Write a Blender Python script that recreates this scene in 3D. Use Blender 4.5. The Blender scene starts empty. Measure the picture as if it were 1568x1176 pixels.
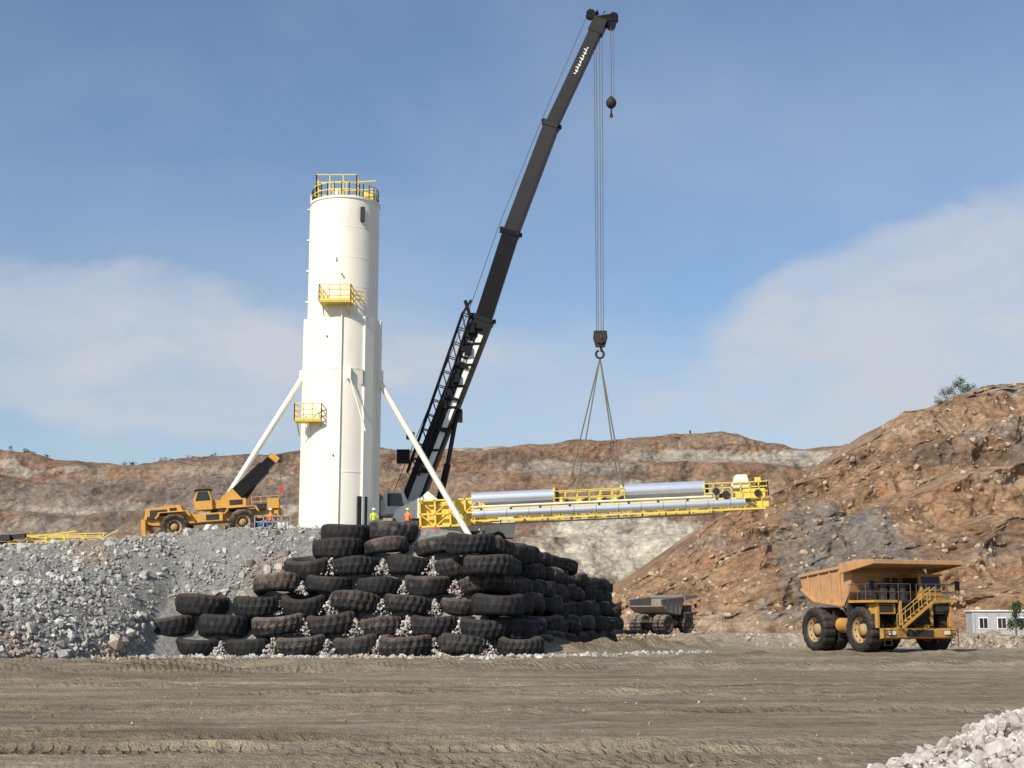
import bpy, bmesh, math, random
import numpy as np
from mathutils import Vector, Matrix, Euler
random.seed(7); rng=np.random.default_rng(11)
sc=bpy.context.scene
R=math.radians
# ------------------------------------------------------------ noise
TAB=rng.random((64,64,64)).astype(np.float32)
def vn(p):
    i=np.floor(p).astype(int); f=p-i; f=f*f*(3-2*f)
    a=i%64; b=(i+1)%64
    x0,y0,z0=a[:,0],a[:,1],a[:,2]; x1,y1,z1=b[:,0],b[:,1],b[:,2]
    fx,fy,fz=f[:,0],f[:,1],f[:,2]
    c00=TAB[x0,y0,z0]*(1-fx)+TAB[x1,y0,z0]*fx
    c10=TAB[x0,y1,z0]*(1-fx)+TAB[x1,y1,z0]*fx
    c01=TAB[x0,y0,z1]*(1-fx)+TAB[x1,y0,z1]*fx
    c11=TAB[x0,y1,z1]*(1-fx)+TAB[x1,y1,z1]*fx
    return ((c00*(1-fy)+c10*fy)*(1-fz)+(c01*(1-fy)+c11*fy)*fz)*2-1
def fbm(p,o=4,rid=False):
    s=np.zeros(len(p)); a=1.0; t=0
    p=p.copy()
    for k in range(o):
        n=vn(p)
        if rid: n=1-2*np.abs(n)
        s+=a*n; t+=a; a*=.5
        p=p*2.03+np.array([17.3,5.1,9.7])
        c,sn=math.cos(.6),math.sin(.6)
        p=np.stack([p[:,0]*c-p[:,1]*sn,p[:,0]*sn+p[:,1]*c,p[:,2]],1)
    return s/t
def P3(x,y,z=0*1.0):
    x=np.asarray(x,float); return np.stack([x,np.broadcast_to(y,x.shape).astype(float),np.broadcast_to(z,x.shape).astype(float)],1)
# ------------------------------------------------------------ materials
def new_mat(name):
    m=bpy.data.materials.new(name); m.use_nodes=True
    nt=m.node_tree; b=nt.nodes['Principled BSDF']; return m,nt,b
def noise(nt,vec,scale,detail=6,rough=.6,dist=0):
    n=nt.nodes.new('ShaderNodeTexNoise'); n.inputs['Scale'].default_value=scale
    n.inputs['Detail'].default_value=detail; n.inputs['Roughness'].default_value=rough
    n.inputs['Distortion'].default_value=dist
    if vec is not None: nt.links.new(vec,n.inputs['Vector'])
    return n.outputs['Fac']
def ramp(nt,fac,stops):
    n=nt.nodes.new('ShaderNodeValToRGB'); e=n.color_ramp.elements
    while len(e)<len(stops): e.new(.5)
    for i,(p,c) in enumerate(stops):
        e[i].position=p
        if not isinstance(c,(tuple,list)): c=(c,c,c)
        e[i].color=(*c,1)
    nt.links.new(fac,n.inputs['Fac']); return n.outputs['Color']
def mixc(nt,f,a,b,mode='MIX'):
    n=nt.nodes.new('ShaderNodeMix'); n.data_type='RGBA'; n.blend_type=mode
    for s,v in ((0,f),(6,a),(7,b)):
        if hasattr(v,'is_linked'): nt.links.new(v,n.inputs[s])
        elif s==0: n.inputs[0].default_value=v
        else: n.inputs[s].default_value=(*v,1)
    return n.outputs[2]
def math_(nt,op,a,b=0.0,c=None,clamp=False):
    n=nt.nodes.new('ShaderNodeMath'); n.operation=op; n.use_clamp=clamp
    for i,v in enumerate((a,b,c)):
        if v is None: continue
        if hasattr(v,'is_linked'): nt.links.new(v,n.inputs[i])
        else: n.inputs[i].default_value=v
    return n.outputs[0]
def coords(nt,out='Object'):
    return nt.nodes.new('ShaderNodeTexCoord').outputs[out]
def mapping(nt,vec,scale=(1,1,1),rot=(0,0,0)):
    n=nt.nodes.new('ShaderNodeMapping'); n.inputs['Scale'].default_value=scale; n.inputs['Rotation'].default_value=rot
    nt.links.new(vec,n.inputs['Vector']); return n.outputs[0]
def bump(nt,b,h,strength,dist):
    n=nt.nodes.new('ShaderNodeBump'); n.inputs['Strength'].default_value=strength; n.inputs['Distance'].default_value=dist
    nt.links.new(h,n.inputs['Height']); nt.links.new(n.outputs[0],b.inputs['Normal'])
def paint(name,col,rough=.5,dirt=.35,dcol=(.25,.2,.15),metal=0,sc_=1.2,spec=.5):
    m,nt,b=new_mat(name); co=coords(nt)
    n1=noise(nt,co,sc_,5,.65); n2=noise(nt,mapping(nt,co,(3,3,.5)),sc_*1.5,4,.6)
    f=math_(nt,'MULTIPLY',ramp(nt,n1,[(.42,0.),(.75,1.)]),dirt)
    v=mixc(nt,f,col,dcol)
    v2=mixc(nt,math_(nt,'MULTIPLY',ramp(nt,n2,[(.5,0.),(.8,1.)]),dirt*.7),v,tuple(c*.55 for c in dcol))
    nt.links.new(v2,b.inputs['Base Color']); b.inputs['Roughness'].default_value=rough
    b.inputs['Metallic'].default_value=metal; b.inputs['Specular IOR Level'].default_value=spec
    return m
M={}
M['white']=paint('cream_paint',(.84,.81,.71),.5,.16,(.55,.48,.36),sc_=.5)
M['yellow']=paint('yellow_paint',(.80,.60,.10),.5,.18)
M['cat']=paint('orange_yellow_paint',(.54,.28,.045),.65,.85,(.20,.14,.09))
M['bed']=paint('bed_orange_paint',(.52,.28,.12),.75,.8,(.30,.21,.14))
M['rim']=paint('dusty_rim_paint',(.42,.27,.11),.8,.8,(.25,.2,.15))
M['catd']=paint('dirty_shaded_paint',(.10,.075,.05),.7,.6,(.12,.1,.08))  # dirt plus the rear truck's shade put into the colour; also deck rails
M['bedd']=paint('muddy_shaded_dump_body',(.20,.17,.14),.8,.6,(.28,.25,.22))  # mud and shade both mixed into the rear truck's dump body colour
M['rtyel']=paint('machine_yellow_paint',(.62,.32,.05),.6,.6,(.3,.2,.12))
M['black']=paint('black_paint',(.006,.006,.008),.45,.08,(.03,.03,.03),spec=.22)
M['dark']=paint('dark_metal',(.03,.028,.027),.7,.45,(.08,.07,.06),spec=.25)
M['grey']=paint('grey_paint',(.42,.42,.42),.5,.4)
M['ltgrey']=paint('light_grey_paint',(.76,.76,.73),.5,.2)
M['steel']=paint('galvanised_steel',(.35,.36,.37),.4,.3,metal=.5)
M['silver']=paint('aluminium_cladding',(.80,.84,.94),.28,.08,(.5,.5,.5),metal=.65)
M['red']=paint('red_paint',(.60,.04,.03),.5,.1)
M['blue']=paint('blue_plastic',(.04,.16,.42),.5,.2)
M['glass']=paint('dark_glass',(.02,.025,.03),.08,.05)
M['rope']=paint('wire_rope',(.10,.10,.11),.6,.2)
M['sling']=paint('sling_fabric',(.13,.125,.10),.8,.3)
M['vest_o']=paint('orange_hivis',(.9,.22,.04),.7,.1)
M['vest_y']=paint('yellow_hivis',(.6,.75,.06),.7,.1)
M['trouser']=paint('navy_trousers',(.03,.04,.08),.85,.3)
M['skin']=paint('skin',(.5,.28,.2),.6,.05)
M['hat']=paint('white_helmet',(.8,.8,.78),.35,.05)
M['boot']=paint('boot_leather',(.04,.03,.02),.7,.3)
M['lamp']=paint('lamp_glass',(.7,.7,.65),.15,.2)
M['rust']=paint('rusty_brown',(.07,.035,.025),.75,.4,(.05,.045,.04))
def rubber(name,dust,base=(.011,.0115,.0135)):
    m,nt,b=new_mat(name); co=coords(nt)
    g=nt.nodes.new('ShaderNodeNewGeometry'); s=nt.nodes.new('ShaderNodeSeparateXYZ'); nt.links.new(g.outputs['Normal'],s.inputs[0])
    oi=nt.nodes.new('ShaderNodeObjectInfo')
    up=math_(nt,'MULTIPLY_ADD',s.outputs[2],.8,.05)
    n=noise(nt,co,1.7,5,.7); n2=noise(nt,co,9,3,.7)
    f=math_(nt,'MULTIPLY',math_(nt,'ADD',up,math_(nt,'MULTIPLY_ADD',n,2.4,-1.15)),dust,clamp=True)
    r3=math_(nt,'POWER',oi.outputs['Random'],2.5)
    f=math_(nt,'MULTIPLY',f,math_(nt,'MULTIPLY_ADD',r3,1.2,.22),clamp=True)
    c=mixc(nt,f,base,(.20,.155,.12))
    nt.links.new(c,b.inputs['Base Color']); b.inputs['Roughness'].default_value=.75; b.inputs['Specular IOR Level'].default_value=.3
    bump(nt,b,n2,.5,.03); return m
M['rubber']=rubber('dusty_rubber',.75); M['rubber2']=rubber('truck_rubber',1.2,(.02,.019,.018))
# ------------------------------------------------------------ mesh builder
class MB:
    def __init__(s): s.V=[];s.F=[];s.Mi=[];s.S=[];s.mats=[]
    def add(s,vs,fs,mat,smooth=False):
        if mat not in s.mats: s.mats.append(mat)
        mi=s.mats.index(mat); o=len(s.V)
        s.V+= [tuple(v) for v in vs]
        for f in fs: s.F.append(tuple(i+o for i in f)); s.Mi.append(mi); s.S.append(smooth)
    def box(s,c,d,mat,rot=None):
        vs=[Vector((x*d[0]/2,y*d[1]/2,z*d[2]/2)) for x in(-1,1) for y in(-1,1) for z in(-1,1)]
        if rot: 
            e=Euler(rot).to_matrix(); vs=[e@v for v in vs]
        vs=[v+Vector(c) for v in vs]
        s.add(vs,[(0,1,3,2),(4,6,7,5),(0,4,5,1),(2,3,7,6),(0,2,6,4),(1,5,7,3)],mat)
    def frame(s,p1,p2):
        p1=Vector(p1);p2=Vector(p2);d=(p2-p1).normalized()
        up=Vector((0,0,1)) if abs(d.z)<.95 else Vector((1,0,0))
        a=d.cross(up).normalized(); b=a.cross(d).normalized(); return p1,p2,a,b
    def beam(s,p1,p2,w,h,mat,w2=None,h2=None):
        p1,p2,a,b=s.frame(p1,p2); w2=w2 or w;h2=h2 or h
        vs=[p1+a*x*w/2+b*y*h/2 for x,y in((-1,-1),(1,-1),(1,1),(-1,1))]+[p2+a*x*w2/2+b*y*h2/2 for x,y in((-1,-1),(1,-1),(1,1),(-1,1))]
        s.add(vs,[(3,2,1,0),(4,5,6,7),(0,1,5,4),(1,2,6,5),(2,3,7,6),(3,0,4,7)],mat)
    def tube(s,p1,p2,r,mat,seg=10,r2=None,caps=True):
        p1,p2,a,b=s.frame(p1,p2); r2=r if r2 is None else r2
        vs=[];fs=[]
        for p,rr in((p1,r),(p2,r2)):
            for i in range(seg):
                t=2*math.pi*i/seg; vs.append(p+a*math.cos(t)*rr+b*math.sin(t)*rr)
        for i in range(seg):
            j=(i+1)%seg; fs.append((i,j,seg+j,seg+i))
        s.add(vs,fs,mat,True)
        if caps: s.add(vs,[tuple(range(seg))[::-1],tuple(range(seg,2*seg))],mat)
    def prism(s,poly,y0,y1,mat):
        n=len(poly)
        vs=[(x,y0,z) for x,z in poly]+[(x,y1,z) for x,z in poly]
        fs=[tuple(range(n)),tuple(range(n,2*n))[::-1]]+[((i+1)%n,i,n+i,n+(i+1)%n) for i in range(n)]
        s.add(vs,fs,mat)
    def revolve(s,prof,c,axis,mat,seg=32,closed=False,mod=None):
        ax={'x':(Vector((0,1,0)),Vector((0,0,1)),Vector((1,0,0))),'y':(Vector((1,0,0)),Vector((0,0,1)),Vector((0,1,0))),'z':(Vector((1,0,0)),Vector((0,1,0)),Vector((0,0,1)))}[axis]
        vs=[];fs=[];n=len(prof);c=Vector(c)
        for i in range(seg):
            t=2*math.pi*i/seg
            for k,(r,h) in enumerate(prof):
                rr=r*(mod(i,k) if mod else 1)
                vs.append(c+ax[0]*math.cos(t)*rr+ax[1]*math.sin(t)*rr+ax[2]*h)
        for i in range(seg):
            j=(i+1)%seg
            for k in range(n if closed else n-1):
                l=(k+1)%n; fs.append((i*n+k,j*n+k,j*n+l,i*n+l))
        s.add(vs,fs,mat,mod is None)
    def rail(s,pts,h,mat,r=.035,step=1.2,mid=2):
        for a,b in zip(pts[:-1],pts[1:]):
            a=Vector(a);b=Vector(b);n=max(1,round((b-a).length/step))
            for i in range(n+1):
                p=a.lerp(b,i/n); s.beam(p,p+Vector((0,0,h)),r*2,r*2,mat)
            for k in range(mid):
                z=Vector((0,0,h*(k+1)/mid)); s.beam(a+z,b+z,r*2,r*2,mat)
    def build(s,name,parent=None,loc=(0,0,0),rot=(0,0,0),bevel=0):
        me=bpy.data.meshes.new(name); me.from_pydata(s.V,[],s.F)
        for m in s.mats: me.materials.append(M[m])
        me.polygons.foreach_set('material_index',s.Mi); me.polygons.foreach_set('use_smooth',s.S)
        bm=bmesh.new(); bm.from_mesh(me); bmesh.ops.recalc_face_normals(bm,faces=bm.faces); bm.to_mesh(me); bm.free()
        o=bpy.data.objects.new(name,me); sc.collection.objects.link(o)
        if parent: o.parent=parent
        o.location=loc;o.rotation_euler=rot
        if bevel:
            md=o.modifiers.new('bevel','BEVEL'); md.width=bevel; md.segments=1; md.limit_method='ANGLE'; md.angle_limit=R(50)
        return o
def empty(name,loc,rot=(0,0,0),s=1):
    e=bpy.data.objects.new(name,None); sc.collection.objects.link(e); e.location=loc; e.rotation_euler=rot; e.scale=(s,s,s); return e
def npmesh(name,V,F,mat,smooth=True,attr=None):
    me=bpy.data.meshes.new(name); k=F.shape[1]
    me.vertices.add(len(V)); me.vertices.foreach_set('co',V.astype(np.float32).ravel())
    me.loops.add(F.size); me.loops.foreach_set('vertex_index',F.astype(np.int32).ravel())
    me.polygons.add(len(F)); me.polygons.foreach_set('loop_start',np.arange(0,F.size,k,dtype=np.int32))
    me.update(calc_edges=True)
    me.polygons.foreach_set('use_smooth',np.full(len(F),smooth))
    if attr is not None:
        a=me.attributes.new('rnd','FLOAT','POINT'); a.data.foreach_set('value',attr.astype(np.float32))
    me.materials.append(mat)
    o=bpy.data.objects.new(name,me); sc.collection.objects.link(o); return o
def gridF(nx,ny):
    i,j=np.meshgrid(np.arange(nx-1),np.arange(ny-1),indexing='xy'); a=(j*nx+i).ravel()
    return np.stack([a,a+1,a+1+nx,a+nx],1)
# ------------------------------------------------------------ terrain materials
def rockmat(name,cols,band,patch=None,scale=.03,bsz=1.0):
    m,nt,b=new_mat(name); co=coords(nt); sp=nt.nodes.new('ShaderNodeSeparateXYZ'); nt.links.new(co,sp.inputs[0])
    n1=noise(nt,mapping(nt,co,(1,1,2.2),(0,.2,0)),scale,7,.68,.5)
    c=ramp(nt,n1,[(.34,cols[0]),(.43,cols[1]),(.50,cols[2]),(.57,cols[3]),(.68,cols[4])])
    n2=noise(nt,co,scale*2.2,6,.7,.4)
    zz=math_(nt,'ADD',math_(nt,'ADD',sp.outputs[2],math_(nt,'MULTIPLY_ADD',n2,18,-9)),math_(nt,'MULTIPLY',sp.outputs[0],.04))
    st=math_(nt,'SINE',math_(nt,'MULTIPLY',zz,.42))
    n4=noise(nt,co,scale*.7,3,.5)
    f=math_(nt,'MULTIPLY',ramp(nt,st,[(.5,0.),(.95,1.)]),ramp(nt,n4,[(.44,0.),(.56,1.)]))
    c=mixc(nt,math_(nt,'MULTIPLY',f,band),c,(.50,.445,.365))
    st2=math_(nt,'SINE',math_(nt,'MULTIPLY_ADD',zz,.31,1.7))
    c=mixc(nt,math_(nt,'MULTIPLY',ramp(nt,st2,[(.6,0.),(.95,1.)]),.6),c,(.20,.145,.11))
    if patch:
        for (cx,cz,sx,sz,pc,amt) in patch:
            a=math_(nt,'POWER',math_(nt,'DIVIDE',math_(nt,'SUBTRACT',sp.outputs[0],cx),sx),2)
            d=math_(nt,'POWER',math_(nt,'DIVIDE',math_(nt,'SUBTRACT',sp.outputs[2],cz),sz),2)
            e=math_(nt,'ADD',math_(nt,'ADD',a,d),math_(nt,'MULTIPLY_ADD',n2,4.0,-2.0))
            f=ramp(nt,e,[(.5,1.),(1.0,0.)])
            c=mixc(nt,math_(nt,'MULTIPLY',f,amt),c,pc)
    n3=noise(nt,co,.35*bsz,7,.8)
    n5=noise(nt,co,.11*bsz,5,.7)
    c=mixc(nt,1.0,c,ramp(nt,n3,[(.3,.38),(.47,.92),(.56,1.12),(.7,1.5)]),'MULTIPLY')
    c=mixc(nt,1.0,c,ramp(nt,n5,[(.3,.62),(.5,1.),(.7,1.28)]),'MULTIPLY')
    vo=nt.nodes.new('ShaderNodeTexVoronoi'); vo.inputs['Scale'].default_value=.6*bsz
    nt.links.new(mapping(nt,co,(1,1,1.5),(0,.4,0)),vo.inputs['Vector'])
    c=mixc(nt,.5,c,ramp(nt,vo.outputs['Distance'],[(0.,1.25),(.5,1.),(.9,.5)]),'MULTIPLY')
    nt.links.new(c,b.inputs['Base Color']); b.inputs['Roughness'].default_value=.95
    b.inputs['Specular IOR Level'].default_value=.1
    h=math_(nt,'ADD',n3,math_(nt,'MULTIPLY',vo.outputs['Distance'],-.4))
    bump(nt,b,h,.9,1.9/bsz); return m
M_far=rockmat('pit_wall_rock',[(.20,.17,.15),(.26,.185,.135),(.315,.23,.16),(.29,.17,.11),(.37,.30,.235)],.8,
   [(38,24,36,13,(.60,.55,.45),.95),(-45,18,40,11,(.44,.39,.31),.6),(80,60,40,3.5,(.50,.45,.38),.7),(-150,20,70,14,(.34,.31,.27),.6),(20,55,30,4,(.44,.39,.33),.6),(-130,45,60,8,(.24,.205,.18),.6)],.022,.9)
M_near=rockmat('hill_rock',[(.22,.18,.145),(.34,.21,.12),(.41,.27,.165),(.37,.205,.115),(.46,.35,.245)],.35,
   [(64,15,13,13,(.235,.22,.20),.75),(132,43,24,2.2,(.60,.55,.48),.95),(125,57,30,2.5,(.46,.405,.33),.7)],.03,1.2)
def rubblemat(name,a,b_,c_,rust=0,scale=.9):
    m,nt,b=new_mat(name); co=coords(nt)
    n1=noise(nt,co,scale*.25,5,.6); n2=noise(nt,co,scale*3,7,.8)
    c=mixc(nt,ramp(nt,n1,[(.4,0.),(.6,1.)]),a,b_)
    c=mixc(nt,ramp(nt,n2,[(.48,0.),(.7,1.)]),c,c_)
    c=mixc(nt,1.,c,ramp(nt,n2,[(.3,.45),(.5,1.)]),'MULTIPLY')
    if rust: c=mixc(nt,math_(nt,'MULTIPLY',ramp(nt,noise(nt,co,.16,4,.6),[(.58,0.),(.68,1.)]),rust),c,(.36,.25,.16))
    nt.links.new(c,b.inputs['Base Color']); b.inputs['Roughness'].default_value=.95; b.inputs['Specular IOR Level'].default_value=.1
    bump(nt,b,n2,1.,.35); return m
M_plat=rubblemat('crushed_rock_fill',(.29,.285,.265),(.37,.36,.33),(.50,.485,.44),.5)
def stonemat(name,cols,rust=None):
    m,nt,b=new_mat(name); at=nt.nodes.new('ShaderNodeAttribute'); at.attribute_name='rnd'
    co=coords(nt)
    c=ramp(nt,at.outputs['Fac'],[(0.,cols[0]),(.4,cols[1]),(.75,cols[2]),(1.,cols[3])])
    c=mixc(nt,1.,c,ramp(nt,noise(nt,co,6,4,.7),[(.3,.65),(.7,1.2)]),'MULTIPLY')
    if rust: c=mixc(nt,math_(nt,'MULTIPLY',ramp(nt,noise(nt,co,.16,4,.6),[(.55,0.),(.66,1.)]),rust),c,(.38,.26,.16))
    nt.links.new(c,b.inputs['Base Color']); b.inputs['Roughness'].default_value=.95; b.inputs['Specular IOR Level'].default_value=.15
    bump(nt,b,noise(nt,co,14,3,.7),.5,.04); return m
M_stone=stonemat('grey_broken_stone',[(.23,.225,.21),(.35,.34,.315),(.47,.455,.415),(.62,.60,.55)],.55)
M_white=stonemat('pale_broken_stone',[(.36,.32,.29),(.46,.42,.38),(.55,.51,.47),(.68,.64,.60)])
M_tan=stonemat('tan_broken_stone',[(.24,.19,.14),(.34,.27,.2),(.42,.35,.27),(.52,.46,.38)])
M_hillst=stonemat('hill_boulder_stone',[(.24,.17,.12),(.35,.25,.165),(.43,.32,.22),(.52,.43,.33)])
# ground
m,nt,b=new_mat('haul_road_dirt'); co=coords(nt); sp=nt.nodes.new('ShaderNodeSeparateXYZ'); nt.links.new(co,sp.inputs[0])
n1=noise(nt,mapping(nt,co,(.35,1.4,1),(0,0,-.03)),.22,6,.6); n2=noise(nt,co,2.2,7,.8); n3=noise(nt,mapping(nt,co,(.10,1.2,1),(0,0,-.04)),.8,6,.68)
c=ramp(nt,n1,[(.32,(.195,.155,.100)),(.5,(.275,.226,.155)),(.68,(.35,.30,.215))])
c=mixc(nt,.7,c,ramp(nt,n3,[(.34,.5),(.5,1.),(.66,1.3)]),'MULTIPLY')
c=mixc(nt,.85,c,ramp(nt,n2,[(.3,.5),(.5,1.),(.72,1.4)]),'MULTIPLY')
at=nt.nodes.new('ShaderNodeAttribute'); at.attribute_name='rnd'
mask=at.outputs['Fac']
ph=math_(nt,'ADD',math_(nt,'MULTIPLY',sp.outputs[0],21.),math_(nt,'ADD',math_(nt,'MULTIPLY',sp.outputs[1],8.),math_(nt,'MULTIPLY',noise(nt,co,.7,4,.6),22.)))
lug=math_(nt,'MULTIPLY_ADD',math_(nt,'SINE',ph),1.4,.5,True)
brk=math_(nt,'MULTIPLY',ramp(nt,noise(nt,co,1.3,5,.7),[(.38,.0),(.58,1.)]),ramp(nt,noise(nt,mapping(nt,co,(.5,1,1)),.16,3,.5),[(.40,.15),(.58,1.)]))
tr=math_(nt,'MULTIPLY',math_(nt,'MULTIPLY',mask,brk),math_(nt,'MULTIPLY_ADD',lug,.7,.3))
c=mixc(nt,math_(nt,'MULTIPLY',tr,.85),c,(.085,.065,.042))
yy=math_(nt,'MULTIPLY',math_(nt,'SUBTRACT',math_(nt,'ADD',sp.outputs[1],math_(nt,'MULTIPLY_ADD',n1,16,-8)),100),.05,clamp=True)
xx=math_(nt,'MULTIPLY',math_(nt,'SUBTRACT',sp.outputs[0],8),.08,clamp=True)
c=mixc(nt,math_(nt,'MULTIPLY',yy,math_(nt,'MULTIPLY',xx,.8)),c,mixc(nt,1.,(.42,.35,.27),ramp(nt,n2,[(.3,.5),(.7,1.4)]),'MULTIPLY'))
nt.links.new(c,b.inputs['Base Color']); b.inputs['Roughness'].default_value=.92; b.inputs['Specular IOR Level'].default_value=.2
hh_=math_(nt,'ADD',math_(nt,'ADD',n2,noise(nt,co,9,3,.7)),math_(nt,'MULTIPLY',tr,-2.2))
bump(nt,b,hh_,1.,.12); M_ground=m
# ------------------------------------------------------------ ground sheet
xs=np.concatenate([np.linspace(-3000,-60,30)[:-1],np.linspace(-60,-42,20)[:-1],np.arange(-42,48,.2),np.linspace(48,90,40)[1:],np.linspace(90,3000,30)[1:]])
ys=np.concatenate([np.linspace(-600,10,12)[:-1],np.arange(10,46,.11),np.arange(46,135,.24),np.linspace(135,300,60)[1:],np.linspace(300,4000,40)[1:]])
X,Y=np.meshgrid(xs,ys); x=X.ravel(); y=Y.ravel()
near=np.clip((140-y)/20,0,1)*np.clip((70-np.abs(x))/15,0,1)
z=.07*fbm(P3(x*.12,y*.25),3)+.06*fbm(P3(x*1.1,y*1.6,3),4)
dark=np.zeros_like(x)
wob=fbm(P3(x*.03,y*0,5.),3)*2.4
trk=[(19.6,.05,.45),(21.0,.13,.5),(22.1,.10,.4),(23.6,.00,.5),(24.9,.06,.45),(25.9,-.07,.5),(27.4,-.02,.45),(28.7,.05,.5),(30.2,.11,.45),(32.5,.0,.6),(35.0,-.06,.7),(38.6,.02,.6),(43.,.06,.8),(48.5,-.04,.8),(54,.05,.9),(60,-.02,1.),(66,.03,1.),(76,.02,1.2),(80,-.02,1.2)]
for k,(y0,sl,w) in enumerate(trk):
    wk=fbm(P3(x*.045,y*0,k*7.7),3)*1.0
    d=(y-(y0+sl*x+wob*(.6+.1*k)+wk))/w
    g=np.exp(-d**4)
    patch=np.clip(.5+2.3*fbm(P3(x*.06,y*.06,k*3.+1),2)-.012*np.clip(x,0,40),0,1)
    z+=-g*patch*.07+.09*np.exp(-((np.abs(d)-1.3)/.3)**2)*patch*(.6+fbm(P3(x*1.5,y*1.5,k*1.),2))
    dark=np.maximum(dark,g*patch)
def windrow(fx,w,h,seed,x0=-999,x1=999,dk=.45):
    global z,dark
    d=(y-fx)/w
    e=np.clip((x-x0)/4,0,1)*np.clip((x1-x)/4,0,1)
    g=np.exp(-d**2)*e
    n=1+.9*fbm(P3(x*.7,y*.7,seed),4)
    z+=g*h*np.clip(n,.1,2); dark=np.maximum(dark,g*dk)
windrow(62+.02*x+3*fbm(P3(x*.05,y*0,8.),2),1.3,.34,2,dk=.7)
windrow(70-.03*x+3*fbm(P3(x*.04,y*0,18.),2),1.0,.22,12,dk=.7)
windrow(48-.03*x+2*fbm(P3(x*.04,y*0,38.),2),.5,.10,13,dk=.5)
windrow(np.interp(x,[-2,4,10,16,22],[92,95,103,112,120]),2.6,.85,4,-3,20,.5)
windrow(84+.1*(x-10),1.5,.3,6,8,60)
windrow(122+.0*x+2*fbm(P3(x*.06,y*0,28.),2),3.0,1.0,9,10,200,0.)
z+=near*.12*np.clip(fbm(P3(x*1.1,y*1.1,7),3),0,1)*np.clip((y-58)/10,0,1)
z*=near
V=np.stack([x,y,z],1)
npmesh('ground',V,gridF(len(xs),len(ys)),M_ground,True,np.clip(dark,0,1))
# ------------------------------------------------------------ raised platform of fill
def sideX(y): return np.interp(y,[80,90,150,175],[-.6,-.2,10.6,14])
def platH(x,y):
    Yf=np.interp(x,[-90,-34,-27,-24,-22.,-20,3],[56,65,73,80.5,86.5,88.2,88.6])
    Ye=np.interp(x,[-90,-30,-22,-14,-10,3],[90,95,97,97.5,95.5,95])
    Zt=np.interp(x,[-90,-33,-29,-24,-20,-15,0],[6.5,7.1,7.45,8.0,8.5,8.5,8.1])-np.clip((x+2)/6,0,1)*np.clip(y-100,0,60)*.05
    a=(y-Yf)/(Ye-Yf); s=np.clip((sideX(y)-x)/4.2,-.1,1.); k=np.clip((190-y)/15,-.1,1)
    a=np.where(a<1,np.clip(a,-.1,1),1)
    a=np.where(a>0,np.maximum(a,1e-6)**.95,a)
    return Zt*np.minimum(np.minimum(a,s),k)
xs2=np.arange(-90,18,.25); ys2=np.concatenate([np.arange(55,112,.25),np.arange(112,195,1.2)])
X,Y=np.meshgrid(xs2,ys2); x=X.ravel();y=Y.ravel(); h=platH(x,y)
def pnoise(x,y,h):
    slope=np.clip(1-np.abs(h/7.5-.5)*1.2,0.15,1)
    return slope*(.55*fbm(P3(x*.35,y*.35,2.),4))*np.clip((-x-13)/4,.3,1)
h=h+pnoise(x,y,h)+np.clip(1-np.abs(h/7.5-.5)*1.2,0.15,1)*.22*fbm(P3(x*1.7,y*1.7,9.),3)
h+=np.clip(.28*fbm(P3(x*.5,y*.5,31.),3),0,1)*(h>6)
V=np.stack([x,y,h-.05],1)
npmesh('earth_platform',V,gridF(len(xs2),len(ys2)),M_plat,True)
# ------------------------------------------------------------ rocks
def icob(n):
    bm=bmesh.new(); bmesh.ops.create_icosphere(bm,subdivisions=n,radius=1); bm.verts.ensure_lookup_table()
    r=(np.array([v.co[:] for v in bm.verts]),np.array([[v.index for v in f.verts] for f in bm.faces])); bm.free(); return r
ico1=icob(1); ico2=icob(2)
def shapes(ico,n=16):
    out=[]
    for _ in range(n):
        v=ico[0].copy()
        for _ in range(8):
            d=rng.normal(size=3); d/=np.linalg.norm(d); t=rng.uniform(.4,.8)
            p=v@d; ex=np.clip(p-t,0,None); v-=ex[:,None]*d
        v*=rng.uniform(.6,1.3,3); v+=rng.normal(size=v.shape)*.05; out.append(v)
    return out
S1=shapes(ico1);S2=shapes(ico2)
def scatter(name,pos,size,mat,big=False):
    SH,F0=(S2,ico2[1]) if big else (S1,ico1[1])
    n=len(pos); nv=len(SH[0]); 
    A=np.stack(SH)[rng.integers(0,len(SH),n)]
    q=rng.normal(size=(n,4)); q/=np.linalg.norm(q,axis=1)[:,None]; w,a,b_,c_=q.T
    Rm=np.stack([1-2*(b_*b_+c_*c_),2*(a*b_-c_*w),2*(a*c_+b_*w),2*(a*b_+c_*w),1-2*(a*a+c_*c_),2*(b_*c_-a*w),2*(a*c_-b_*w),2*(b_*c_+a*w),1-2*(a*a+b_*b_)],1).reshape(n,3,3)
    V=np.einsum('nij,nvj->nvi',Rm,A)*size[:,None,None]+pos[:,None,:]
    F=(F0[None]+np.arange(n)[:,None,None]*nv).reshape(-1,3)
    return npmesh(name,V.reshape(-1,3),F,mat,False,np.repeat(rng.random(n),nv))
n=42000
x=rng.uniform(-60,-9,n); y=rng.uniform(60,99,n); h=platH(x,y)
lim=np.interp(x,[-22.5,-22.3,-17,-16.8,-14.5,-14.3,-12,-9],[-9,3.4,3.4,4.6,4.6,6.4,7,7.6])
ok=(h>-.1)&(h<8.6)&((x<-22.3)|(h>lim))
ok&=(fbm(P3(x*.25,y*.25,40.),3)+rng.normal(size=n)*.25+.4>0)
x,y,h=x[ok],y[ok],h[ok]
s=.06+.10*rng.random(len(x))**2+.36*rng.random(len(x))**18+.18*np.clip(1-h/2.6,0,1)*rng.random(len(x))**1.5
h=h+pnoise(x,y,h)
scatter('rock_rubble',np.stack([x,y,h],1),s,M_stone,False)
n=3200
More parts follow.
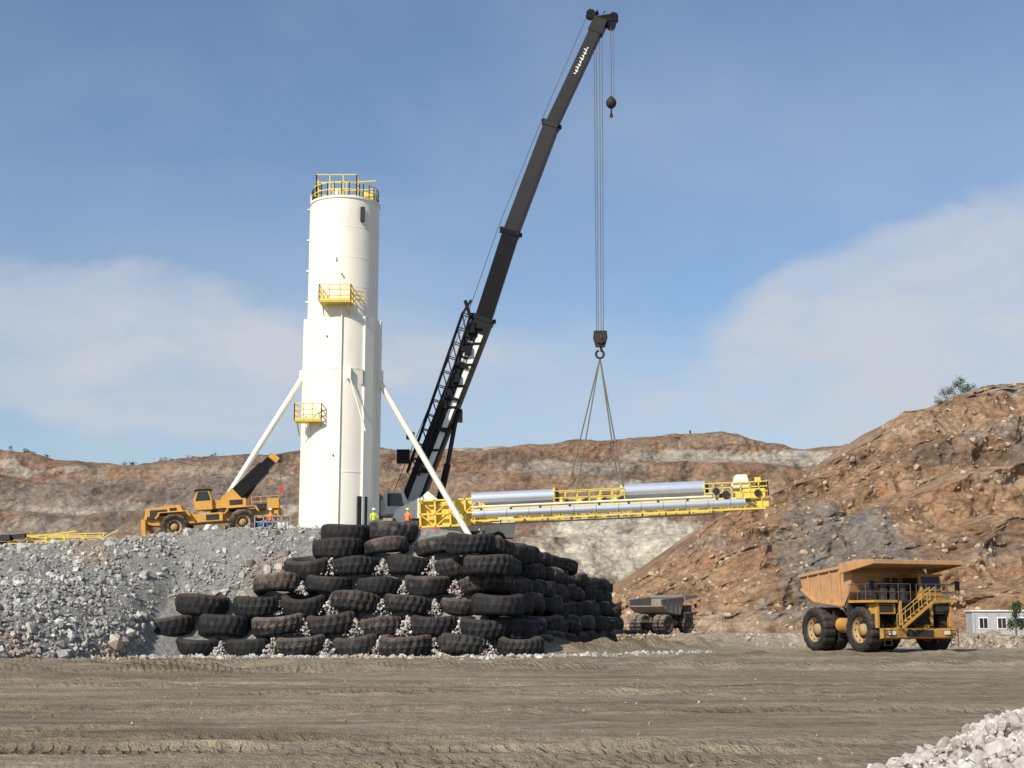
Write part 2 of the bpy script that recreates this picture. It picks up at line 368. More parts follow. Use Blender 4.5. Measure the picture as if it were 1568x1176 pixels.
x=rng.uniform(-38,14,n); y=np.interp(x,[-38,-27,-24,-22,0,14],[66,72,79,85.5,86.6,100])-rng.exponential(1.0,n)
scatter('verge_stones',np.stack([x,y,rng.random(n)*.05],1),.05+.24*rng.random(n)**4,M_stone)
n=4500
x=rng.uniform(9,75,n); y=122+rng.normal(size=n)*3.2; zz=.95*np.exp(-((y-122)/3.)**2)
scatter('berm_stones',np.stack([x,y,zz],1),.06+.28*rng.random(n)**3,M_tan)
def pileH(x,y):
    r=np.sqrt(((x-9.4)/4.9)**2+((y-18.6)/4.6)**2); a=1.95*np.clip(1-r,0,1)**.95
    return a
gx=np.linspace(3.5,15,110);gy=np.linspace(13,24,110); X,Y=np.meshgrid(gx,gy);x=X.ravel();y=Y.ravel();h=pileH(x,y)
h=h+.16*fbm(P3(x*1.2,y*1.2,4.),3)*(h>.05)-.03
pm=rubblemat('pale_gravel',(.34,.31,.28),(.40,.36,.33),(.48,.44,.40),0,3)
pile=npmesh('gravel_pile',np.stack([x,y,h],1),gridF(110,110),pm,True)
n=19000
x=rng.uniform(3.8,14.6,n);y=rng.uniform(13.5,23.6,n);h=pileH(x,y);ok=h>.02
x,y,h=x[ok],y[ok],h[ok]; s=.018+.035*rng.random(len(x))+.12*rng.random(len(x))**8
h=h+.16*fbm(P3(x*1.2,y*1.2,4.),3)
o=scatter('stones',np.stack([x,y,h],1),s,M_white,True); o.parent=pile
n=500
x=rng.uniform(-11,13,n);y=rng.uniform(18,60,n)
scatter('loose_road_stones',np.stack([x,y,np.zeros(n)+.02],1),.012+.045*rng.random(n)**3,M_tan)
# ------------------------------------------------------------ hills
def hill(name,crest,foot,prof,x0,x1,nu,nv,mat,amp,sc_,camp,seed,back=260,benchwob=.06,dense=None):
    cx,cy,cz=np.array(crest).T; fx,fy=np.array(foot).T
    u=np.concatenate([np.linspace(x0,dense[0],40)[:-1],np.linspace(dense[0],dense[1],nu),np.linspace(dense[1],x1,40)[1:]])
    ph,pz=np.array(prof).T
    par=np.linspace(0,1,len(ph)); v=np.linspace(0,1,nv)
    vb=np.array([1.02,1.06,1.15,1.4,2.0])
    U,Vv=np.meshgrid(u,np.concatenate([v,vb])); U=U.ravel();Vv=Vv.ravel()
    on=np.clip(Vv,0,1)
    w=np.clip(on+benchwob*fbm(P3(U*.02,on*0,seed+.5),3)*np.sin(on*math.pi),0,1)
    hh=np.interp(w,par,ph); zz=np.interp(w,par,pz)
    C=np.interp(U,cx,cz);YC=np.interp(U,cx,cy);YF=np.interp(U,fx,fy)
    C=C+camp*fbm(P3(U*.09,U*0,seed+2.2),5)
    yy=YF+(YC-YF)*hh+np.clip(Vv-1,0,9)*back; z=C*zz-np.clip(Vv-1.3,0,9)*C*.4
    p=P3(U*sc_,yy*sc_,z*sc_*.7+seed)
    d=fbm(p,6,True)*amp+fbm(p*4.3,4)*amp*.5
    env=np.clip(np.minimum(on*8,1),0,1)*np.where(Vv>1,.5,1)
    yy=yy-d*env; z=z+env*amp*.25*fbm(p*2.3+7,5)*np.clip((1.0-on)*6+.25,0,1)
    x=U+env*amp*.5*fbm(p*1.7+3,3)
    V=np.stack([x,yy,z-.6*(1-np.minimum(on*20,1))],1)
    npmesh(name,V,gridF(len(u),nv+5),mat,True)
    sel=(Vv<1)&(U>dense[0])&(U<dense[1]); return V[sel]
bench=[(0,0),(.08,.17),(.17,.19),(.28,.40),(.42,.43),(.50,.60),(.64,.63),(.72,.80),(.86,.84),(.92,.96),(1,1)]
hv=hill('distant_pit_wall',
 [(-900,520,60),(-260,520,68),(-213,520,66.5),(-190,520,65.1),(-166,520,60.7),(-142,520,58.8),(-117,520,61.2),(-78,520,64),(-49,520,64.5),(-20,520,64.7),(11,520,66.5),(40,520,68.5),(64,520,70.4),(84,520,70.2),(101,520,65),(132,520,66),(175,520,66),(900,520,60)],
 [(-900,380),(-150,385),(0,395),(60,400),(900,400)],bench,-900,900,800,240,M_far,6.5,.03,1.8,3.0,dense=(-230,190))
hv=hill('rocky_hill',
 [(6,285,0.3),(18,292,3),(27,300,11.1),(38.9,305,18.7),(49.8,310,27.1),(62.4,315,32.6),(78.3,325,40.4),(88,332,47),(93.6,335,50.8),(103,340,53),(107,342,56.5),(116,345,58.8),(130,352,61),(158,365,66),(320,400,78),(500,420,70)],
 [(6,283),(18,275),(28,262),(60,246),(100,236),(130,230),(500,230)],
 [(0,0),(.08,.13),(.2,.22),(.30,.38),(.42,.46),(.48,.62),(.62,.67),(.66,.80),(.80,.84),(.84,.95),(1,1)],6,500,640,320,M_near,6.5,.05,1.6,11.,benchwob=.07,dense=(6,175))
i=rng.integers(0,len(hv),5500); scatter('hill_boulders',hv[i],.15+.75*rng.random(5500)**5,M_hillst)
# ------------------------------------------------------------ tyres
def tyre_obj_mesh(seed):
    mb=MB(); r=random.Random(seed)
    prof=[(.86,-.28),(.93,-.44),(1.08,-.58),(1.26,-.625),(1.42,-.60),(1.545,-.52),(1.60,-.42),(1.63,-.20),(1.635,0),(1.63,.20),(1.60,.42),(1.545,.52),(1.42,.60),(1.26,.625),(1.08,.58),(.93,.44),(.86,.28)]
    worn=r.uniform(.95,.985)
    def mod(i,k):
        if 5<=k<=11 and k!=8:
            sh=(i+(2 if k>8 else 0))%4
            return worn if sh<2 else 1.0
        return 1.0
    mb.revolve(prof,(0,0,0),'z','rubber',88,True,mod)
    o=mb.build('tmp'); me=o.data; bpy.data.objects.remove(o); me.name='tyre_mesh'
    q=np.zeros(len(me.vertices)*3); me.vertices.foreach_get('co',q); q=q.reshape(-1,3)
    a=np.arctan2(q[:,1],q[:,0]); q[:,2]*=1+.07*np.sin(a*2+seed); q[:,2]+=.04*np.sin(a*2+seed*3); q*= (1+.015*np.sin(a*3+seed*2))[:,None]
    me.vertices.foreach_set('co',q.ravel()); return me
TM=[tyre_obj_mesh(i) for i in range(7)]
wall=empty('tyre_retaining_wall',(0,0,0))
cnt=0; GP=[]
def put_tyre(x,y,z,s=1.,tilt=.05):
    global cnt; cnt+=1
    o=bpy.data.objects.new('tyre_%d'%cnt,random.choice(TM)); sc.collection.objects.link(o); o.parent=wall
    o.location=(x,y,z); o.rotation_euler=(random.gauss(0,tilt)+.04,random.gauss(0,tilt),random.uniform(0,6.28)); o.scale=(s,s,s*random.uniform(.9,1.1))
lefts=[-19.7,-21.4,-19.8,-15.2,-13.4,-11.5]
pitch=3.30
for k in range(6):
    x=lefts[k]; 
    while x<-.9-.45*k*.6:
        s=random.uniform(.88,1.06)
        yk=89.0+1.0*k
        put_tyre(x+random.gauss(0,.12),yk+random.gauss(0,.28),.63+1.27*k+random.gauss(0,.07),s,.095)
        if k<5:
            put_tyre(x+1.6,yk+3.0,.60+1.27*k,s,.03)
            if x<-2.5 and random.random()<(.95 if x>-16 else .4):
                a_=random.uniform(.8,1.25)
                for _ in range(80):
                    u=random.random(); wd=(1-u)*.66*a_
                    GP.append((x+pitch/2+random.uniform(-wd,wd),yk-.95+u*.6+random.uniform(-.25,.2),.05+1.27*k+u*.95*a_,.05+.11*random.random()**2))
        x+=pitch
    t=-1.0+(1.6 if k%2 else 0); L=61.
    while t<L:
        fy=90+t*.984
        if not (k==5 and t>34):
            s=random.uniform(.90,1.06)
            put_tyre(float(sideX(fy))+.55-.55*k+random.gauss(0,.3),fy+.3*k*.3,.63+1.27*k+random.gauss(0,.08),s,.08)
        t+=3.25
put_tyre(-8.0,95.3,8.0,1.05,.06); put_tyre(-11.2,95.2,7.95,1.05,.08)
GP=np.array(GP); scatter('gravel_fill',GP[:,:3],GP[:,3],M_white)
# ------------------------------------------------------------ silo
silo=empty('storage_silo',(-14.05,114.5,8.55),(0,0,0),1.022)
mb=MB()
H=27.6; r=2.8
mb.tube((0,0,-.5),(0,0,17.6),r+.16,'white',96); mb.tube((0,0,17.6),(0,0,17.72),r+.16,'white',96,r+.01)
mb.tube((0,0,17.5),(0,0,H),r,'white',96)
for z,q in((5.2,r+.16),(13.4,r+.16)): mb.tube((0,0,z),(0,0,z+.12),q+.025,'white',96)
for z in(20.1,22.5,25.0): mb.tube((0,0,z),(0,0,z+.05),r+.012,'white',96)
mb.tube((0,0,H-.18),(0,0,H),r+.08,'white',96); mb.tube((0,0,H),(0,0,H+.4),r-.1,'white',48,.3)
mb.build('shell',silo)
mb=MB()
for adeg,w,t0 in((-168,.45,.2),(-138,.08,.07),(-84,.08,.07),(-40,.5,.16),(-4,.35,.2),(40,.45,.18),(90,.45,.18),(140,.45,.18)):
    a=R(adeg); ux,uy=math.cos(a),math.sin(a)
    c=Vector((ux*(r+.16),uy*(r+.16),0)); t=Vector((-uy,ux,0)); vs=[]
    for z in(-.4,17.75 if w>.2 else 17.5):
        for (sx,so) in((-w,-.12),(w,-.12),(w,t0),(-w,t0)): vs.append(c+t*sx+Vector((ux,uy,0))*so+Vector((0,0,z)))
    mb.add(vs,[(0,1,2,3),(7,6,5,4),(0,1,5,4),(1,2,6,5),(2,3,7,6),(3,0,4,7)],'white')
mb.build('legs',silo,bevel=.02)
mb=MB()
mb.tube((-3.0,-.3,13.3),(-10.9,-.6,.0),.24,'white',14); mb.tube((3.0,-.3,12.9),(10.6,-.6,.0),.24,'white',14)
for sx in(-1,1):
    mb.box((sx*3.1,-.3,13.2),(.5,.6,.9),'white'); mb.box((sx*10.8,-.6,.05),(1.2,1.2,.6),'grey')
mb.box((.9,-2.95,13.0),(.35,.45,.9),'white'); mb.tube((.9,-3.1,13),(2.3,-3.05,8.4),.07,'white',8)
mb.box((1.9,-2.45,12.8),(.14,.2,1.2),'grey')
mb.build('struts_and_brackets',silo)
mb=MB()
mb.box((2.05,-2.25,2.2),(.9,.16,2.3),'dark',(0,0,R(42)))
mb.tube((.28,-3.05,0),(.28,-3.05,18.5),.055,'white',8)
mb.box((1.7,-2.42,26.1),(.34,.3,1.2),'dark'); mb.box((-.3,-2.85,22.3),(.08,.1,.3),'grey')
for xx,zz in((.2,21.0),(-.9,16),(1.0,19.5),(-.2,6.5)): mb.box((xx,-math.sqrt(max(0,(r+.17)**2-xx*xx)),zz),(.1,.12,.14),'dark')
mb.build('door_and_fittings',silo)
mb=MB()
for s in(-.25,.25): mb.beam((-2.86,s+.2,8),(-2.86,s+.2,H+.9),.05,.05,'white')
for i in range(int((H-8)/.35)): mb.beam((-2.86,-.05,8+i*.35),(-2.86,.45,8+i*.35),.03,.03,'white')
for z in np.arange(9,H,2.6): mb.box((-2.95,.2,z),(.28,.6,.1),'white')
n=28; pts=[(math.cos(2*math.pi*i/n)*2.72,math.sin(2*math.pi*i/n)*2.72,H) for i in range(n+1)]
mb.rail(pts,1.15,'yellow',.032,1.0,2)
mb.rail([(-2.3,-1.0,H+.3),(1.0,-1.0,H+.3),(1.0,1.2,H+.3),(-2.3,1.2,H+.3),(-2.3,-1.0,H+.3)],2.0,'yellow',.035,1.1,3)
mb.tube((-.6,.3,H+.3),(-.6,.3,H+1.4),.45,'white',16); mb.box((1.9,.2,H+.6),(1.,1.2,.9),'yellow')
for z in (1.0,1.7): mb.beam((1.0,-.9,H+z),(2.6,-.9,H+z+.1),.07,.07,'yellow')
mb.box((-.6,0,H+.45),(3.6,2.6,.08),'yellow')
def plat(cx,cz,w,d,yf):
    mb.box((cx,yf-d/2,cz),(w,d,.14),'yellow')
    mb.rail([(cx-w/2,yf,cz),(cx-w/2,yf-d,cz),(cx+w/2,yf-d,cz),(cx+w/2,yf,cz)],1.35,'yellow',.035,.8,3)
    for s in(-1,1): mb.beam((cx+s*w*.4,yf-d+.1,cz),(cx+s*w*.4,yf+.1,cz-1.0),.09,.09,'yellow')
    mb.box((cx,yf-d-.0,cz+.12),(w,.05,.2),'yellow')
plat(-.2,18.6,2.5,1.4,-2.6)
plat(-2.2,9.2,2.1,1.3,-2.0)
mb.rail([(1.3,-3.2,18.6),(1.9,-2.6,18.6)],1.0,'yellow',.035,.5,3)
mb.build('ladders_and_platforms',silo)
# ------------------------------------------------------------ wheel helper
def wheel(mb,c,r,w,rim,rub='rubber2',seg=48):
    x,y,z=c; h=w/2
    prof=[(r*.56,-h*.7),(r*.62,-h*.9),(r*.8,-h),(r*.93,-h*.92),(r*.99,-h*.75),(r,-h*.3),(r,h*.3),(r*.99,h*.75),(r*.93,h*.92),(r*.8,h),(r*.62,h*.9),(r*.56,h*.7)]
    def mod(i,k): return .955 if (3<=k<=8 and i%3==0) else 1.
    mb.revolve(prof,(x,y,z),'y',rub,seg,True,mod)
    for q in(-1,1):
        mb.revolve([(r*.57,q*h*.75),(r*.55,q*h*.55),(r*.42,q*h*.35),(r*.40,q*h*.15)],(x,y,z),'y',rim,28)
        mb.revolve([(r*.40,q*h*.15),(r*.26,q*h*.12)],(x,y,z),'y','dark',28)
        mb.revolve([(r*.26,q*h*.12),(r*.24,q*h*.5),(0,q*h*.54)],(x,y,z),'y',rim,28)
        for i in range(10):
            t=2*math.pi*i/10; mb.tube((x+math.cos(t)*r*.47,y+q*h*.4,z+math.sin(t)*r*.47),(x+math.cos(t)*r*.47,y+q*h*.55,z+math.sin(t)*r*.47),r*.03,'dark',6)
# ------------------------------------------------------------ haul truck
def haul_truck(loc,rz,swap=None):
    e=empty('haul_truck',loc,(0,0,rz)); ch=[]
    mb=MB()
    for s in(-1,1):
        wheel(mb,(3.0,s*2.85,1.58),1.6,1.15,'rim')
        for yy in(1.65,2.85): wheel(mb,(-2.7,s*yy,1.58),1.6,1.08,'rim')
    mb.tube((-2.7,-2.4,1.58),(-2.7,2.4,1.58),.55,'dark',16); mb.tube((3,-2.4,1.58),(3,2.4,1.58),.25,'dark',12)
    ch.append(mb.build('wheels',e))
    mb=MB()
    for s in(-1,1):
        mb.prism([(-4.3,1.9),(4.9,1.5),(4.9,2.2),(-4.3,2.7)],s*.95-.2,s*.95+.2,'cat')
        mb.tube((3.0,s*1.5,1.5),(2.7,s*1.4,3.3),.26,'dark',12)
        mb.tube((-.4,s*1.35,1.9),(-1.6,s*1.35,3.6),.25,'steel',12)
        mb.tube((-2.9,s*1.2,1.9),(-3.3,s*1.0,2.9),.22,'dark',12)
    for xx in(-4,-1.2,1.2,4.5): mb.box((xx,0,2.1),(.4,2.2,.5),'dark')
    mb.tube((-.9,-2.1,1.9),(1.0,-2.1,1.9),.55,'cat',16); mb.box((.1,2.1,1.95),(1.9,1.1,1.1),'cat')
    mb.box((1.1,-1.9,2.9),(.8,.9,.8),'dark'); mb.tube((1.0,-2.5,3.0),(1.0,-1.2,3.0),.25,'dark',12)
    ch.append(mb.build('chassis',e,bevel=.03))
    mb=MB()
    mb.prism([(4.9,.95),(5.3,1.05),(5.35,1.6),(4.9,1.7)],-3.0,3.0,'cat')
    mb.box((5.36,0,1.35),(.05,2.2,.45),'dark')
    mb.box((4.35,0,2.75),(1.1,2.7,1.7),'dark'); mb.box((4.93,0,2.7),(.07,2.3,1.45),'black')
    for i in range(9): mb.box((4.99,0,2.05+i*.16),(.05,2.25,.035),'dark')
    for s in(-1,1): mb.box((4.97,s*1.28,2.7),(.16,.2,1.7),'cat')
    mb.box((2.9,0,2.8),(2.0,2.5,1.5),'dark')
    for s in(-1,1):
        mb.box((5.38,s*2.3,1.36),(.06,.6,.24),'lamp')
        mb.box((4.3,s*2.3,3.0),(1.0,1.5,.7),'cat' if s<0 else 'dark'); mb.box((4.83,s*2.35,3.05),(.06,1.15,.5),'dark')
        mb.prism([(2.0,3.42),(5.05,3.42),(5.05,3.60),(2.0,3.60)],1.5 if s>0 else -3.45,3.45 if s>0 else -1.5,'cat')
        mb.box((1.95,s*2.75,2.9),(.1,1.5,1.1),'dark')
        mb.prism([(4.55,1.7),(4.85,1.7),(4.85,3.42),(4.55,3.42)],s*3.0-.1,s*3.0+.1,'cat')
        mb.tube((5.0,s*3.0,4.75),(5.0,s*3.55,4.85),.04,'black',6); mb.box((5.0,s*3.55,4.6),(.08,.4,.65),'black')
    mb.box((3.5,0,3.52),(3.0,3.0,.18),'dark')
    for yy in(-.9,-1.7,-2.5): mb.tube((4.75,yy,3.62),(4.75,yy,4.45),.28,'dark',14); mb.tube((4.75,yy,4.45),(4.75,yy,4.65),.34,'black',14)
    mb.box((3.6,-2.3,4.1),(1.3,1.5,.9),'dark'); mb.box((3.0,-.2,3.9),(1.4,1.0,.6),'cat')
    mb.rail([(2.1,-3.4,3.6),(5.0,-3.4,3.6),(5.0,-.4,3.6)],1.1,'catd',.025,.9,2)
    mb.rail([(5.0,.1,3.6),(5.0,3.4,3.6),(2.3,3.4,3.6)],1.1,'catd',.025,.9,2)
    a=Vector((5.5,-1.9,1.7));b=Vector((5.5,.9,3.6))
    for dx in(0,.6):
        mb.beam(a+Vector((dx-.1,0,0)),b+Vector((dx-.1,0,0)),.06,.2,'cat')
        mb.beam(a+Vector((dx-.1,0,.9)),b+Vector((dx-.1,0,.9)),.05,.05,'cat')
        for i in range(5):
            p=a.lerp(b,i/4)+Vector((dx-.1,0,0)); mb.beam(p,p+Vector((0,0,.9)),.045,.045,'cat')
    for i in range(8):
        p=a.lerp(b,(i+.5)/8); mb.box((p.x+.2,p.y,p.z+.05),(.6,.25,.05),'dark')
    for s in(-2.75,2.75):
        for dy in(-.3,.3): mb.beam((5.5,s+dy,.5),(5.45,s+dy,1.8),.05,.05,'dark')
        for i in range(4): mb.beam((5.5,s-.3,.55+i*.33),(5.5,s+.3,.55+i*.33),.06,.05,'dark')
    for i in range(14):
        yy=-2.6+i*.4; mb.tube((4.6-.2*(i%3),yy,2.0+.1*(i%4)),(4.2,yy+.3,3.2),.05,'black',6)
    ch.append(mb.build('front_end',e,bevel=.02))
    mb=MB()
    mb.prism([(2.2,3.62),(4.35,3.62),(4.45,4.3),(4.2,5.3),(2.2,5.3)],.9,2.75,'cat')
    mb.prism([(2.1,5.3),(4.45,5.3),(4.35,5.42),(2.1,5.42)],.8,2.85,'cat')
    mb.add([(4.47,1.05,4.2),(4.47,2.6,4.2),(4.25,2.6,5.22),(4.25,1.05,5.22)],[(0,1,2,3)],'glass')
    for s in(.88,2.77): mb.add([(2.4,s,4.25),(4.25,s,4.25),(4.08,s,5.18),(2.4,s,5.18)],[(0,1,2,3)],'glass')
    mb.tube((2.4,-.4,3.5),(2.4,-.4,5.2),.16,'dark',10); mb.tube((2.4,.3,3.5),(2.4,.3,5.2),.16,'dark',10)
    mb.box((3.4,-.8,4.1),(1.5,1.2,.9),'dark')
    ch.append(mb.build('cab',e,bevel=.03))
    mb=MB()
    side=[(-4.3,4.5),(-4.55,5.5),(1.7,6.05),(2.2,5.5),(1.75,4.2),(1.0,3.2),(-2.6,3.55)]
    for s in(-1,1):
        y0,y1=(3.0,3.16) if s>0 else (-3.16,-3.0)
        mb.prism(side,y0,y1,'bed')
        yr=s*3.22
        mb.beam((-4.55,yr,5.45),(1.7,yr,6.0),.26,.22,'bed')
        for xx,zb,zt in((-3.2,4.0,5.5),(-1.8,3.6,5.65),(-.4,3.5,5.75),(.8,3.35,5.85)):
            mb.beam((xx,yr,zb),(xx-.15,yr,zt),.14,.12,'bed')
        mb.beam((-4.3,yr,4.5),(-2.6,yr,3.6),.2,.2,'bed'); mb.beam((-2.6,yr,3.6),(1.0,yr,3.25),.2,.2,'bed')
    mb.prism([(-4.3,4.4),(-2.6,3.45),(1.0,3.1),(1.0,3.3),(-2.55,3.67),(-4.3,4.6)],-3.0,3.0,'bed')
    mb.prism([(1.0,3.15),(1.75,4.2),(2.2,5.5),(2.0,5.9),(1.8,5.9),(1.55,4.3),(.9,3.3)],-3.0,3.0,'bed')
    cw=3.72
    mb.prism([(1.6,5.90),(5.35,6.12),(5.4,6.26),(1.6,6.06)],-cw,cw,'bed')
    mb.prism([(1.6,6.05),(3.6,6.2),(3.5,6.42),(1.6,6.3)],-3.3,3.3,'bed')
    for s in(-1,1):
        mb.prism([(1.5,5.45),(5.35,5.98),(5.4,6.36),(1.5,6.18)],s*cw-.07,s*cw+.07,'bed')
    for xx in(2.6,3.5,4.4): mb.beam((xx,-cw,5.9+.07*(xx-2)),(xx,cw,5.9+.07*(xx-2)),.2,.2,'bed')
    mb.beam((5.4,-cw,6.18),(5.4,cw,6.18),.2,.3,'bed')
    for s in(-1,1): mb.box((-1.0,s*2.3,2.4),(.12,.9,1.2),'dark')
    ch.append(mb.build('dump_body',e,bevel=.03))
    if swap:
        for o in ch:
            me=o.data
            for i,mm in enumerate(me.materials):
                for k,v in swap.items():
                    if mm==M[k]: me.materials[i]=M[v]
    return e
haul_truck((26.1,103,0),R(-69))
haul_truck((24.2,232,.0),R(50),{'cat':'catd','bed':'bedd','rim':'catd'})  # rear truck: paints swapped for copies darkened by dirt and painted-in shade
# ------------------------------------------------------------ rough terrain crane (yellow)
e=empty('rough_terrain_crane',(-22.3,105,8.15),(0,R(-4.5),R(4)),1.06)
mb=MB()
for xx in(-2.35,2.35):
    for s in(-1,1): wheel(mb,(xx,s*1.25,.95),.95,.62,'rim',seg=36)
    mb.tube((xx,-1.1,.95),(xx,1.1,.95),.2,'dark',10)
mb.build('wheels',e)
mb=MB()
mb.prism([(-4.3,1.25),(-3.6,1.15),(3.3,1.15),(5.0,1.25),(5.0,1.75),(-4.3,1.75)],-1.0,1.0,'rtyel')
mb.prism([(-4.4,1.6),(-4.3,2.35),(-1.9,2.5),(-1.7,1.9),(-1.2,1.75)],-1.2,1.2,'rtyel')
for xx in(-2.35,2.35):
    for s in(-1,1): mb.prism([(xx-1.25,1.55),(xx-1.0,2.02),(xx+1.0,2.02),(xx+1.25,1.55),(xx+1.0,1.7),(xx+.9,1.95),(xx-.9,1.95),(xx-1.0,1.7)],s*1.3-.35,s*1.3+.35,'rtyel')
for xx in(-4.4,4.7):
    mb.box((xx,0,1.2),(.35,2.9,.5),'rtyel')
    for s in(-1,1): mb.box((xx,s*1.45,.95),(.3,.28,1.3),'rtyel'); mb.box((xx,s*1.45,.35),(.5,.5,.08),'dark')
mb.box((-3.4,-1.22,2.0),(1.2,.04,.45),'dark'); mb.box((-4.42,0,1.95),(.05,1.6,.5),'dark')
mb.box((-3.95,-1.22,1.7),(.5,.05,.2),'dark'); mb.box((-2.4,-1.22,2.2),(.5,.04,.2),'dark')
mb.box((.2,-1.1,1.45),(1.6,.5,.6),'rtyel'); mb.box((.3,-1.36,1.45),(.9,.04,.4),'dark'); mb.box((4.5,-1.0,2.1),(.8,.9,.7),'rtyel'); mb.box((3.6,-1.0,1.95),(.7,.7,.4),'dark')
mb.rail([(3.0,-1.1,1.95),(4.9,-1.1,1.95)],.7,'rtyel',.03,.6,2)
mb.build('chassis',e,bevel=.03)
mb=MB()
mb.tube((.9,0,1.75),(.9,0,2.05),.9,'dark',20)
mb.box((1.0,0,2.35),(3.2,1.9,.6),'rtyel')
mb.prism([(-.9,2.0),(.3,2.0),(.3,2.7),(.1,3.35),(-.7,3.35),(-1.0,2.7)],-1.25,-.35,'rtyel')
mb.box((-.32,-.8,3.4),(1.15,1.05,.1),'black')
mb.add([(-.85,-1.27,2.65),(.2,-1.27,2.65),(.02,-1.27,3.28),(-.65,-1.27,3.28)],[(0,1,2,3)],'glass')
mb.add([(-1.0,-1.2,2.72),(-1.0,-.4,2.72),(-.73,-.4,3.3),(-.73,-1.2,3.3)],[(0,1,2,3)],'glass')
mb.box((1.9,-.96,2.4),(.9,.06,.35),'dark')
mb.build('upper_structure',e,bevel=.02)
mb=MB()
mb.beam((1.3,.3,2.6),(3.9,.3,4.85),.75,.95,'black'); mb.beam((1.0,.3,2.35),(1.9,.3,3.1),.85,1.1,'rtyel')
mb.beam((3.6,.3,4.6),(4.7,.3,5.6),.6,.7,'black'); mb.beam((4.45,.3,5.3),(4.75,.3,5.62),.62,.72,'rtyel')
mb.box((4.9,.3,5.4),(.5,.5,.5),'dark'); mb.tube((4.95,.3,5.3),(4.95,.3,3.4),.03,'rope',6); mb.box((4.95,.3,3.2),(.25,.2,.45),'red')
mb.tube((1.9,.3,2.0),(3.3,.3,3.9),.14,'dark',10)
mb.build('boom',e,bevel=.02)
e=empty('supply_drums',(-18.4,103.6,8.45))
mb=MB()
for (xx,yy) in((0,0),(.62,.1),(.3,.6)): 
    mb.tube((xx,yy,0),(xx,yy,.88),.29,'blue',16); mb.tube((xx,yy,.28),(xx,yy,.33),.305,'blue',16)
mb.box((1.5,.2,.5),(.9,.9,1.0),'ltgrey'); 
mb.rail([(-.4,-.6,0),(2.2,-.6,0)],1.3,'steel',.04,.6,3)
mb.build('drums',e)
# ------------------------------------------------------------ mobile crane
cr=empty('mobile_crane',(0,0,0))
Y0=122
mb=MB()
B=[Vector((-9.6,Y0,9.9)),Vector((-2.5,Y0-.6,28.5)),Vector((-.05,Y0-1.2,36.2)),Vector((3.6,Y0-1.8,46.0)),Vector((7.6,Y0-2.4,54.6))]
wid=[(1.55,1.75),(1.3,1.5),(1.1,1.3),(.9,1.1)]
for i in range(4):
    a=B[i]; b_=B[i+1]; w,h=wid[i]; d=(b_-a).normalized()
    mb.beam(a-(d*1.0 if i else d*0),b_,w,h,'black')
    if i<3:
        mb.beam(b_-d*.4,b_+d*.05,w+.12,h+.1,'black')
        mb.box(tuple(b_+Vector((-h*.58,0,.2))),(.35,.5,.5),'black')
        mb.box(tuple(b_+Vector((h*.55,0,-.3))),(.25,.5,.3),'black')
d=(B[1]-B[0]).normalized(); nrm=Vector((d.z,0,-d.x))
mb.beam(B[0]+d*6+nrm*.35+Vector((0,-.80,0)),B[1]-d*1.6+nrm*.35+Vector((0,-.80,0)),.05,.5,'ltgrey')
mb.beam(B[0]+d*2.0+nrm*.1+Vector((0,-.80,0)),B[0]+d*6+nrm*.1+Vector((0,-.80,0)),.05,.9,'grey')
for i in range(7): mb.beam(B[0]+d*(5+i*2)-nrm*.9+Vector((0,-.86,0)),B[0]+d*(5.6+i*2)+nrm*.75+Vector((0,-.86,0)),.06,.22,'black')
mb.build('boom',cr,bevel=.03)
mb=MB()
d3=(B[4]-B[3]).normalized(); n3_=Vector((-d3.z,0,d3.x))
for i,s in enumerate([.0,.3,.6,.9,1.2,1.5,1.8,2.1,2.4]):
    p=B[4]-d3*(2.2+s)+Vector((0,-.47,0)); mb.beam(p-n3_*(.14 if i%2 else .05),p+n3_*(.16 if i%3 else .24),.03,.11,'hat')
    p2=p+d3*.12; mb.beam(p2,p2-n3_*.04+d3*.16,.03,.12,'hat')
for i,s in enumerate([.0,.5,.95,1.4,1.8]):
    p=B[1]-d*(2.6+s*1.2)-nrm*.2+Vector((0,-.80,0)); mb.beam(p-nrm*.25,p+nrm*.2,.03,.3,'hat')
T=B[4]
mb.beam(T-d3*.3,T+d3*1.1,1.0,1.3,'black')
mb.beam(T+d3*.6+Vector((-.5,0,.3)),T+Vector((1.9,0,1.2)),.7,.7,'black')
for dx,dz in((-.5,1.5),(1.55,1.2),(1.35,.5),(.6,.9)): mb.tube(T+Vector((dx,-.3,dz)),T+Vector((dx,.3,dz)),.42,'black',18)
mb.beam(T+Vector((-.9,0,1.2)),T+Vector((.2,0,1.7)),.3,.3,'black')
for k in range(4): mb.beam(T+Vector((-.8+k*.7,-.2,1.5)),T+Vector((-.6+k*.7,-.2,2.0-.1*k)),.08,.08,'black')
mb.build('boom_head',cr,bevel=.02)
mb=MB()
for a,b_ in((B[0]+Vector((-1.2,0,2)),B[1]+Vector((-1.35,0,.6))),(B[1]+Vector((-1.35,0,.6)),B[2]+Vector((-1.15,0,.5))),(B[2]+Vector((-1.15,0,.5)),B[3]+Vector((-.95,0,.4))),(B[3]+Vector((-.95,0,.4)),T+Vector((-.8,0,1.5)))):
    mb.tube(a,b_,.035,'rope',6)
hx=7.58; hy=119.2; hz=26.2
for dx in(-.30,-.12,.14,.36): 
    mb.tube((hx+dx*.9,hy,hz+.6),(hx+dx*1.1+.12,hy+.2,T.z+.2),.036,'rope',6)
mb.tube((8.85,hy,48.2),(8.88,hy+.2,T.z+1.1),.04,'rope',6); mb.tube((9.08,hy,48.2),(9.12,hy+.2,T.z+1.1),.025,'rope',6)
mb.build('hoist_ropes',cr)
mb=MB()
